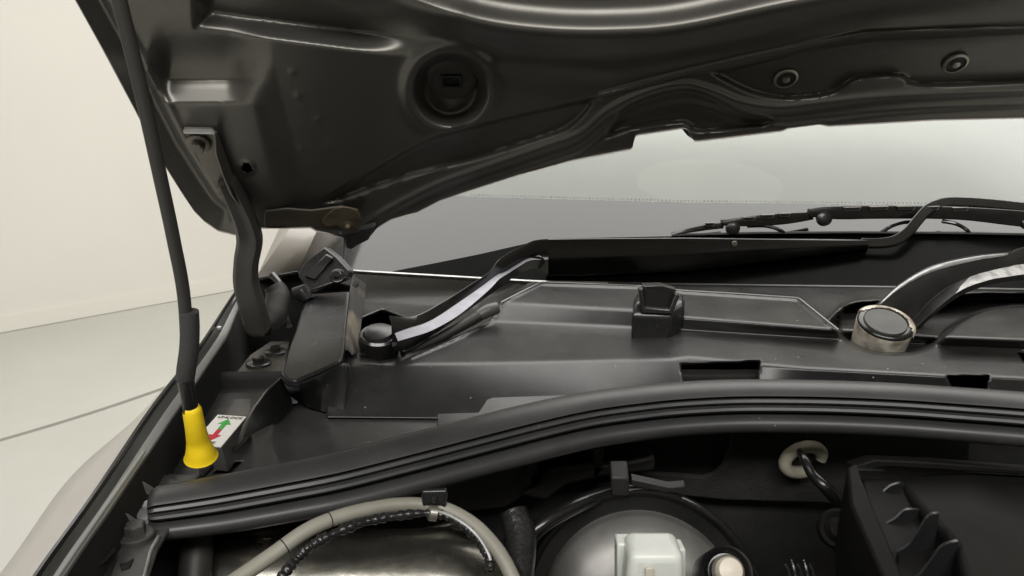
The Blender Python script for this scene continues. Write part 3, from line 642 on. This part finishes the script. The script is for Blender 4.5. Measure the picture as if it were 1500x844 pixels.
rows = [[lerp(q, cen, .35) + t * .006 for q in e], [lerp(q, cen, .12) + t * .004 for q in e]] + rows
seal = loft('bulkhead_seal', rows, 'seal_rubber', car, closed=True, caps=True, smooth=50)

# ---- engine bay
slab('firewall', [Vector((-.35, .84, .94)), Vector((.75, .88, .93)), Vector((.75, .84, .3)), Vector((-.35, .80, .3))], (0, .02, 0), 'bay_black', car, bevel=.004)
def foamz(x, y): return ony(x, y, .83)
# torn felt sheet on the firewall
felt = [(1062, 620), (1150, 622), (1300, 628), (1420, 636), (1420, 760), (1200, 737), (1060, 732), (930, 720), (870, 712), (905, 690), (950, 692), (990, 694), (1030, 698), (1046, 696), (1058, 680), (1070, 652), (1074, 632)]
slab('felt_sheet', [foamz(x, y) + Vector((0, random.uniform(-.003, .003), 0)) for x, y in felt], (0, .008, 0), 'foam', car, bevel=.003)
slab('firewall_ledge', [ony(x, y, .80) for x, y in [(760, 725), (790, 712), (800, 690), (820, 682), (900, 680), (960, 668), (960, 690), (880, 700), (830, 712), (800, 735)]], (0, .03, -.002), 'dusty_black', car, bevel=.004)
slab('firewall_panel', [ony(x, y, .81) for x, y in [(560, 730), (700, 672), (780, 655), (782, 720), (740, 745), (600, 760)]], (0, .01, 0), 'dusty_black', car, bevel=.003)
for x in (772, 868): slab('firewall_web', [ony(x, 640, .80), ony(x + 16, 636, .80), ony(x + 16, 690, .80), ony(x, 705, .80)], (0, .02, 0), 'dusty_black', car, bevel=.002)
slab('booster_strap', [ony(x, y, .74) for x, y in [(895, 700), (922, 700), (922, 727), (896, 727)]], (0, .02, .01), 'dusty_black', car, bevel=.002)
slab('strap_arm', [ony(x, y, .745) for x, y in [(925, 702), (980, 714), (1004, 712), (1004, 724), (975, 722), (925, 712)]], (0, .008, .003), 'dusty_black', car, bevel=.0012)
# brake servo: drum with a rolled black rim and a pale domed face
ax = Vector((-.05, -.90, .42)).normalized()
bc = ony(940, 900, .70)
booster = lathe('brake_booster', bc, ax, [(.118, -.07), (.126, -.05), (.129, -.01), (.129, 0), (.127, .006), (.124, .008), (.1225, .006), (.1205, .002), (.118, -.003), (.104, -.006)], 'gloss_black', car, n=72)
lathe('booster_face', bc, ax, [(.1045, -.008), (.1035, -.002), (.098, .006), (.07, .018), (.04, .026), (.02, .028), (.002, .028)], 'booster_face', booster, n=72)
# brake fluid reservoir
rc = ony(955, 830, .585)
def rbx(hx, hy, h, y0=0): return [rc + Vector((sx * hx, sy * hy + y0, h)) for sx, sy in ((-1, -1), (1, -1), (1, 1), (-1, 1))]
res = loft('brake_reservoir', [rbx(.0245, .020, -.06), rbx(.0245, .020, -.004), rbx(.0225, .019, .024)], 'milky_plastic', car, closed=True, caps=True, bevel=.008, segs=5)
slab('reservoir_step', [ony(x, y, .592) for x, y in [(904, 797), (930, 797), (930, 880), (904, 880)]], (0, .02, -.002), 'milky_plastic', res, bevel=.002)
slab('reservoir_step', [ony(x, y, .592) for x, y in [(975, 805), (1005, 805), (1005, 880), (975, 880)]], (0, .02, -.002), 'milky_plastic', res, bevel=.002)
slab('level_mark', [ony(x, y, .5615) for x, y in [(946, 833), (957, 833), (957, 860), (946, 860)]], (0, .003, 0), 'cream_plastic', res, bevel=.0006)
# port with black collar and cream plug
pcx = ony(1065, 838, .60); pax = Vector((.02, -.75, .65)).normalized()
port = lathe('vacuum_port', pcx, pax, [(.022, -.04), (.0225, .002), (.0220, .003), (.0165, -.002), (.0160, -.003), (.012, -.003)], 'gloss_black', car, n=36)
lathe('port_ring', pcx, pax, [(.0135, .0), (.0145, .004), (.0135, .006), (.012, .004)], 'steel', port, n=32)
lathe('port_plug', pcx, pax, [(.012, .0), (.012, .009), (.010, .013), (.002, .0145)], 'cream_plastic', port, n=32)
# cream grommet with a cable through it
gc = ony(1175, 671, .815)
gpts = []; 
for k in range(33):
    a = RAD(-18) + RAD(322) * k / 32
    gpts.append(gc + Vector((math.cos(a) * .0205, -.004, math.sin(a) * .0155 + math.cos(a) * .004)))
grommet = tube('grommet', gpts, [.0058] + [.0074] * 8 + [.0066], 'grommet_cream', car, n=12)
lathe('grommet_core', gc + Vector((0, .004, 0)), (0, -1, .1), [(.016, -.004), (.016, .0), (.006, .004), (.001, .004)], 'bay_black', grommet, n=20)
tube('cable', cr([ony(1168, 655, .815), ony(1178, 672, .79), ony(1190, 695, .775), ony(1215, 720, .76), ony(1250, 760, .77)], 5), [.003, .005, .006, .007, .007], 'gloss_black', car, n=10)
# grey hose, wire loom with tape and their clip
H = cr([ony(300, 880, .50), ony(352, 845, .52), ony(400, 812, .54), ony(450, 777, .56), ony(500, 756, .58), ony(560, 742, .60), ony(610, 739, .61), ony(650, 745, .61), ony(690, 766, .60), ony(720, 795, .585), ony(742, 828, .57), ony(765, 880, .55)], 6)
hose = tube('hose', H, .0062, 'cable_grey', car, n=16)
for i in (14, 22): 
    t = (H[i + 1] - H[i]).normalized(); lathe('hose_crimp', H[i], t, [(.0060, -.0006), (.0064, -.0004), (.0064, .0004), (.0060, .0006)], 'dusty_black', hose, n=16)
LM = cr([ony(395, 870, .51), ony(420, 836, .525), ony(445, 808, .545), ony(480, 786, .555), ony(530, 766, .575), ony(580, 756, .59), ony(634, 752, .60), ony(668, 764, .60), ony(695, 785, .59), ony(713, 812, .58), ony(720, 836, .57)], 20)
lr = [.0038 + .0005 * math.sin(i * 1.3) + .0006 * math.sin(i * .37) + random.uniform(-.0004, .0004) for i in range(len(LM))]
for i in range(20): lr[i] += .0035 * (1 - i / 20)
loom = tube('wire_loom', LM, lr, 'foil_tape', car, n=12, smooth=55)
tube('bare_wire', [p + Vector((.001, -.003, .004)) for p in LM[122:190]], .0013, 'bare_metal', loom, n=8)
lathe('loom_clamp', LM[120], (LM[121] - LM[120]), [(.005, -.004), (.0068, -.003), (.0068, .003), (.005, .004)], 'steel', loom, n=16)
clip = slab('hose_clip', [ony(x, y, .605) for x, y in [(618, 720), (654, 719), (656, 726), (653, 746), (646, 742), (624, 742), (619, 746), (617, 726)]], (0, .005, .001), 'smooth_plastic', car, bevel=.0016)
slab('clip_window', [ony(x, y, .6040) for x, y in [(623, 724), (649, 724), (648, 738), (624, 738)]], (0, .004, 0), 'bay_black', clip, bevel=.0004)
lathe('clip_peg', ony(636, 730, .6035), (0, -1, 0), [(.0032, 0), (.0032, .003), (.001, .004)], 'smooth_plastic', clip, n=14)
# cast housing below the hose
gb = []
for k, x in enumerate(np.linspace(300, 790, 40)):
    f = k / 39; zc_ = .80; c = ony(x, 838, .615); r = .052 * (1 - .25 * abs(f - .5) ** 1.5) * (1 + .06 * math.sin(f * 9))
    r *= math.sqrt(max(.02, 1 - max(0, (f - .80) / .20) ** 2.2)); c = c + Vector((0, .03 * max(0, f - .8), -.10 * max(0, f - .72)))
    gb.append([c + Vector((0, -math.cos(a) * r, math.sin(a) * r * .95 - .012)) for a in [math.pi * (q / 15 * 1.25 - .15) for q in range(16)]])
loft('gearbox_housing', gb, 'cast_alloy', car, smooth=80)
tube('housing_flange', cr([ony(380, 790, .60), ony(450, 788, .66), ony(540, 787, .665), ony(620, 778, .665), ony(680, 764, .665)], 6), .0035, 'cast_alloy', car, n=10)
tube('coolant_pipe', [ony(285, 768, .60), ony(288, 810, .58), ony(280, 900, .55)], .0135, 'rod_plastic', car, n=16)
tube('loom_bundle', cr([ony(752, 750, .68), ony(762, 790, .66), ony(756, 860, .62)], 5), [.014, .016, .015], 'foil_tape', car, n=12)
for k in range(5): tube('bay_wire', cr([ony(1150 + k * 9, 826 - (k % 2) * 6, .66), ony(1156 + k * 9, 842, .65), ony(1156 + k * 10, 880, .62)], 4), .0014, 'foil_tape', car, n=6)
tube('bay_hose', cr([ony(765, 800, .70), ony(795, 768, .71), ony(850, 738, .74), ony(895, 722, .77), ony(940, 716, .79)], 5), .009, 'gloss_black', car, n=14)
slab('bounce_blocker_low', [Vector((-.34, -.5, .5)), Vector((.75, -.5, .5)), Vector((.75, .84, .5)), Vector((-.34, .84, .5))], (0, 0, -.02), 'bay_black', car, bevel=.004)  # unseen slab added to keep floor light from bouncing into the bay
slab('bounce_blocker_high', [Vector((-.1, -.45, .70)), Vector((.75, -.45, .70)), Vector((.75, .38, .72)), Vector((-.1, .38, .72))], (0, 0, -.12), 'airbox_plastic', car, bevel=.02)  # second unseen slab, added to block bounce from below
lathe('bay_connector', ony(1228, 775, .72), (-.3, -.8, .5), [(.02, -.03), (.021, 0), (.018, .004), (.014, .003), (.008, .008), (.002, .008)], 'airbox_plastic', car, n=24)
# air box with moulded ribs
def ab(x, y, Y): return ony(x, y, Y)
box_top = [ab(1310, 700, .72), ab(1420, 690, .73), ab(1640, 700, .73), ab(1700, 900, .52), ab(1430, 900, .50), ab(1400, 800, .58)]
airbox = slab('air_box', box_top, (0, .012, -.16), 'airbox_plastic', car, bevel=.006, segs=3)
slab('air_box_frame', [ab(x, y, Y) for x, y, Y in [(1240, 684, .70), (1256, 676, .70), (1262, 700, .685), (1330, 860, .57), (1300, 860, .57), (1246, 740, .66)]], (0.002, .01, -.10), 'airbox_plastic', car, bevel=.003)
slab('air_box_lip', [ab(x, y, .715) for x, y in [(1250, 684), (1270, 678), (1282, 674), (1370, 678), (1500, 688), (1640, 696), (1640, 704), (1500, 696), (1370, 688), (1300, 684), (1252, 692)]], (0, .02, -.004), 'airbox_plastic', airbox, bevel=.0015)
slab('rib_bed', [ab(x, y, Y) for x, y, Y in [(1262, 700, .705), (1330, 703, .715), (1370, 760, .66), (1440, 900, .54), (1340, 900, .55), (1290, 790, .62)]], (.004, .02, -.06), 'airbox_plastic', airbox, bevel=.002)
for pts in ([(1276, 742), (1277, 734), (1290, 725), (1304, 713), (1318, 708), (1325, 708)], [(1296, 780), (1296, 770), (1312, 760), (1326, 748), (1345, 747), (1348, 748)], [(1317, 820), (1316, 809), (1330, 800), (1345, 780), (1360, 757), (1376, 752)], [(1336, 852), (1345, 845), (1362, 825), (1380, 801), (1404, 793)]):
    c = cr2(pts, 4); Y0 = .70 - (pts[0][1] - 742) / 110 * .12 - .02
    a = [ab(x, y, Y0 + .02 * k / len(c)) for k, (x, y) in enumerate(c)]
    loft('rib', [[p + Vector((0, .0, -.035)) for p in a], a, [p + Vector((.0, .0025, .0006)) for p in a], [p + Vector((0, .0025, -.035)) for p in a]], 'smooth_plastic', airbox, smooth=50)
for y in (688, 706, 718):
    slab('fin', [ab(1250 + (y - 688) * .5, y, .70), ab(1296, y + 1, .71), ab(1296, y + 3, .71), ab(1251 + (y - 688) * .5, y + 2, .70)], (0, .01, -.002), 'smooth_plastic', airbox, bevel=.0004)

# ---- windscreen wipers
def arm_loft(name, A_, B_, C_, D_, Yk, mats_, segm, par, n=6, back=.006, fore=.018, wedge=None):
    m_ = 40
    a, b, c, d = [rs(cr2(q, n), m_) for q in (A_, B_, C_, D_)]; rows = []
    for k in range(m_):
        Y = float(np.interp(k / (m_ - 1), [q[0] for q in Yk], [q[1] for q in Yk]))
        A3, B3, C3, D3 = ony(*a[k], Y + back), ony(*b[k], Y), ony(*c[k], Y - fore), ony(*d[k], Y - fore + .004)
        wf = .06
        if wedge: wf = float(np.clip(1 - (k - wedge[0]) / (wedge[1] - wedge[0]), .05, .97)) + random.uniform(-.05, .05) * (k > wedge[0]); wf = min(.97, max(.03, wf))
        rows.append([A3 + Vector((0, .012, -.012)), A3, lerp(A3, B3, .08) + Vector((0, -.0008, .0004)), lerp(A3, B3, .92) + Vector((0, -.001, 0)), B3, lerp(B3, C3, wf), C3, D3, D3 + Vector((0, .02, -.002))])
    return loft(name, rows, None, par, closed=True, caps=True, mats=mats_, segm=segm, smooth=35, bevel=.0016)
wl = empty('windscreen_wiper', onz(555, 500, .965), parent=car)
arm_loft('arm', [(570, 463), (607, 463), (650, 441), (690, 416), (717, 398), (733, 378), (767, 359), (783, 352), (803, 350)],
         [(578, 488), (597, 481), (633, 468), (690, 430), (727, 403), (740, 398), (763, 384), (777, 378), (803, 376)],
         [(583, 500), (603, 494), (633, 484), (673, 461), (715, 426), (731, 409), (742, 402), (764, 388), (778, 381), (803, 380)],
         [(575, 515), (600, 511), (650, 481), (690, 452), (733, 421), (750, 408), (770, 397), (785, 393), (803, 402)],
         [(0, .872), (.35, .96), (.7, 1.08), (1, gp(800, 404, .014).y)], ['gloss_black', 'foil_and_sheen'], [0, 0, 0, 0, 0, 1, 0, 0, 0], wl)  # pale side face: ceiling reflection put into the black arm's colour
lc = onz(555, 485, .977) - Vector((.05, -.25, 1)).normalized() * .022
hub = lathe('pivot_hub', lc, (.05, -.25, 1), [(.022, -.03), (.0235, .0), (.025, .008), (.0245, .016), (.022, .0185), (.0195, .0185), (.019, .016)], 'gloss_black', wl, n=40)
lathe('pivot_cap', lc, (.05, -.25, 1), [(.0188, .014), (.0188, .020), (.017, .0225), (.01, .0235), (.001, .0237)], 'smooth_plastic', wl, n=40)
a = []
for x, yt, ym, yb in [(800, 350, 378, 404), (850, 349, 376, 404), (1000, 348, 371, 398), (1100, 349, 365, 386), (1200, 350, 361, 374), (1272, 351, 358, 364)]:
    Y = float(gp(x, yb, .014).y)
    a.append([ony(x, yt, Y + .022) - Vector((0, 0, .012)), ony(x, yt, Y + .012), ony(x, yt + 1, Y + .006), ony(x, ym, Y), ony(x, ym + 1, Y - .0006), ony(x, yb, Y + .004), ony(x, yb, Y + .02)])
arm2 = loft('arm_channel', a, 'gloss_black', wl, closed=True, caps=True, smooth=30, bevel=.0016)
lathe('rivet', ony(1076, 357, gp(1076, 388, .014).y - .001), Vector((0, -1, .2)), [(.0042, -.002), (.0042, .001), (.003, .0018), (.0022, .0006), (.001, .0006)], 'steel', wl, n=18)
lathe('hinge_pin', ony(788, 384, gp(800, 404, .014).y - .024), (0, -1, .2), [(.010, -.008), (.010, .0), (.0085, .002), (.005, .002), (.0045, .0035), (.001, .0035)], 'gloss_black', wl, n=24)
hk = cr([gp(x, y, h) for x, y, h in [(1262, 356, .016), (1290, 356, .017), (1312, 352, .020), (1330, 340, .026), (1345, 322, .032), (1358, 308, .035), (1374, 300, .036), (1395, 296, .036), (1440, 298, .034), (1500, 304, .032), (1620, 318, .030)]], 6)
rows = []
for i, p in enumerate(hk):
    t = (hk[min(i + 1, len(hk) - 1)] - hk[max(i - 1, 0)]).normalized(); s = gn.cross(t).normalized(); w = .0075
    rows.append([p - s * w - gn * .006, p - s * w - gn * .001, p + s * w + gn * .005, p + s * w - gn * .003])
loft('arm_hook', rows, 'gloss_black', wl, closed=True, caps=True, smooth=30, bevel=.0016)
# blade: levers, slots, rubber
def lever(pts_top, pts_bot, h, name, par, th=.010):
    m_ = 24; t_, b_ = rs(cr2(pts_top, 4), m_), rs(cr2(pts_bot, 4), m_)
    rows = []
    for k in range(m_):
        Y = gp(*b_[k], h).y; T_, B_ = ony(*t_[k], Y + .004), ony(*b_[k], Y)
        rows.append([T_ + Vector((0, .010, -.001)), T_, lerp(T_, B_, .5) + Vector((0, -.0015, 0)), B_, B_ + Vector((0, .010, 0))])
    return loft(name, rows, 'gloss_black', par, closed=True, caps=True, smooth=30, bevel=.0014)
blade = lever([(1185, 306), (1200, 303), (1280, 301), (1400, 303), (1500, 309), (1640, 322)], [(1186, 318), (1230, 322), (1280, 321), (1400, 322), (1500, 333), (1640, 345)], .020, 'wiper_blade', car)
lever([(1057, 322), (1100, 316), (1150, 312), (1190, 310)], [(1058, 331), (1100, 332), (1150, 329), (1192, 322)], .014, 'blade_lever', blade)
lever([(984, 342), (1010, 334), (1040, 328), (1060, 326)], [(985, 345), (1012, 341), (1040, 337), (1060, 335)], .009, 'blade_lever', blade)
for cx, cy, r_, h in ((1208, 320, .012, .022), (1074, 334, .011, .016)):
    lathe('lever_pivot', gp(cx, cy, h), Vector((0, -1, .35)), [(r_, -.006), (r_, .001), (r_ * .8, .002), (r_ * .2, .002)], 'gloss_black', blade, n=24)
lathe('lever_pivot', gp(1505, 327, .026), Vector((0, -1, .35)), [(.009, -.006), (.009, .001), (.007, .002), (.003, .001)], 'gloss_black', blade, n=24)
for pts in ([(1095, 331), (1120, 331), (1140, 336), (1150, 343)], [(1292, 340), (1305, 332), (1325, 326), (1345, 326)], [(1380, 324), (1400, 328), (1415, 336), (1420, 343)]):
    tube('blade_claw', cr([gp(x, y, .012 if y < 340 else .006) for x, y in pts], 5), [.0035, .0028, .0034], 'gloss_black', blade, n=8)
for x, y, w in ((1098, 321, 18), (1125, 317.5, 18), (1150, 315.5, 16), (1249, 306.5, 24), (1288, 305.5, 26), (1328, 305, 26), (1365, 305.5, 22), (1408, 307, 22), (1040, 329.5, 14)):
    Y = (gp(x, 322, .020) if x > 1190 else gp(x, 331, .014) if x > 1060 else gp(x, 338, .009)).y
    for nm, g, dy, mm in (('slot_rim', 1.0, .0005, 'steel'), ('blade_slot', 0, -.0003, 'bay_black')):
        slab(nm, [ony(x - w / 2 - g, y - 1.8 - g, Y + dy), ony(x + w / 2 + g, y - 2.3 - g, Y + dy), ony(x + w / 2 - 3 + g, y + 1.6 + g * .6, Y + dy - .001), ony(x - w / 2 + 3 - g, y + 1.9 + g * .6, Y + dy - .001)], Vector((0, .004, 0)), mm, blade, bevel=.0002)
rub = [[gp(x, y, h) for x, y, h in ((x0, y0 - 1.5, .008), (x0, y0 - .5, .010), (x0, y0 + 1.5, .009), (x0, y0 + 3.5, .004), (x0, y0 + 3.5, .0008), (x0, y0, .0008))] for x0, y0 in [(984, 344), (1100, 341), (1250, 340), (1400, 341), (1640, 346)]]
loft('blade_rubber', rub, 'seal_rubber', blade, closed=True, caps=True, smooth=30)

wr = empty('windscreen_wiper', onz(1297, 510, .95), parent=car)
wl['label'] = 'wiper arm with clean glossy black paint reaching along the foot of the windscreen'
wr['label'] = 'wiper arm with scraped paint and a corroded pivot hub'
arm_loft('arm', [(1280, 448), (1290, 440), (1320, 414), (1367, 388), (1427, 374), (1480, 369), (1500, 362), (1580, 350)],
         [(1322, 482), (1344, 462), (1363, 440), (1393, 418), (1430, 402), (1473, 391), (1500, 386), (1580, 376)],
         [(1338, 484), (1350, 472), (1377, 448), (1410, 424), (1450, 410), (1480, 405), (1500, 402), (1580, 394)],
         [(1340, 490), (1353, 476), (1380, 452), (1412, 431), (1452, 417), (1482, 412), (1500, 410), (1580, 402)],
         [(0, .985), (.35, .99), (.7, 1.025), (1, 1.06)], ['satin_black', 'scraped_paint'], lambda i, j: 1 if j == 5 and 12 <= i < 34 else 0, wr, wedge=(12, 17))
def yarm(x): return float(np.interp(x, [1280, 1385, 1490, 1580], [.985, .99, 1.025, 1.06]))
eg = rs(cr2([(1288, 445), (1320, 416), (1367, 390), (1427, 376), (1476, 371)], 5), 30)
loft('worn_edge', [[ony(x, y, yarm(x) + .0045) for x, y in eg], [ony(x, y + 3 + 4.5 * math.sin(k / 29 * 3.14) + random.uniform(-.6, .6), yarm(x) + .003) for k, (x, y) in enumerate(eg)]], 'bare_metal', wr, solid=.001)
hx = Vector((.0, -.36, .9)).normalized(); hc = onz(1297, 474, .972)
lathe('pivot_hub', hc, hx, [(.031, -.05), (.0335, -.012), (.0342, -.004), (.0340, -.001), (.03, .0)], 'worn_alloy', wr, n=44)
lathe('hub_rim', hc, hx, [(.0335, -.002), (.0338, -.0005), (.0332, .0018), (.031, .0035), (.0265, .004), (.026, .002)], 'gloss_black', wr, n=44)
hu = (Vector((1, 0, 0)) - hx * hx.x).normalized(); hv = hx.cross(hu); rows = []
for k in range(40):
    a_ = RAD(-38 + 175 * k / 39); w_ = 1 if 2 < k < 37 else .55; j_ = random.uniform(-.0012, .0012)
    rows.append([hc + hx * z + (hu * math.cos(a_) + hv * math.sin(a_)) * r for r, z in ((.0352 , -.006 - 2 * abs(j_)), (.0356, -.0008), (.0350, .0021), (.0323, .0042), (.0323 - .0048 * w_ + j_, .0046), (.0323 - .0048 * w_ + j_, .0030))])
loft('bare_rim', rows, 'worn_alloy', wr, closed=True, caps=True, smooth=60)
lathe('pivot_cap', hc + Vector((-.003, -.004, 0)), hx, [(.0258, .001), (.0258, .0042), (.0248, .0054), (.022, .0052), (.012, .0054), (.001, .0055)], 'rod_plastic', wr, n=44)

# ================================================================== prop rod
pb = onz(293, 675, .926)
prop = empty('prop_rod', pb, 'thin black bonnet prop rod with rubber sleeve, its yellow foot standing beside the sticker', 'prop rod')
def dp(x, y, d): return CAM + ray(x, y) * d
r0 = dp(285, 640, .655); r1 = dp(270, 440, .61); r2 = dp(237, 270, .565); r3 = dp(205, 125, .53); r4 = dp(172, -10, .50)
dirn = (r4 - r3).normalized(); r5 = r4 + dirn * .35
tube('rod', cr([r0, dp(276, 560, .635), r1, dp(254, 350, .587), r2, r3, r4, r5], 8), .0049, 'rod_plastic', prop, n=18)
tube('rubber_sleeve', cr([dp(277, 456, .613), dp(278, 480, .618), dp(277, 510, .624), dp(273, 540, .630), dp(271, 556, .634)], 6), [.0073, .0074, .0074, .0075, .0072], 'sleeve_rubber', prop, n=24)
tube('lower_rod', cr([dp(271, 552, .632), dp(276, 580, .637), dp(282, 612, .645)], 5), .0062, 'gloss_black', prop, n=16)
ft = [dp(281, 601, .6425), dp(282, 604, .643), dp(286, 626, .648), dp(290, 646, .6555), dp(293, 661, .660), dp(294.5, 669, .663)]
ftr = [.0073, .0077, .0081, .0092, .0117, .0139]
fr3 = cr(ft, 5); rad = np.interp(np.linspace(0, 1, len(fr3)), np.linspace(0, 1, 6), ftr)
tube('yellow_foot', fr3, list(rad), 'yellow_plastic', prop, n=32, smooth=60)
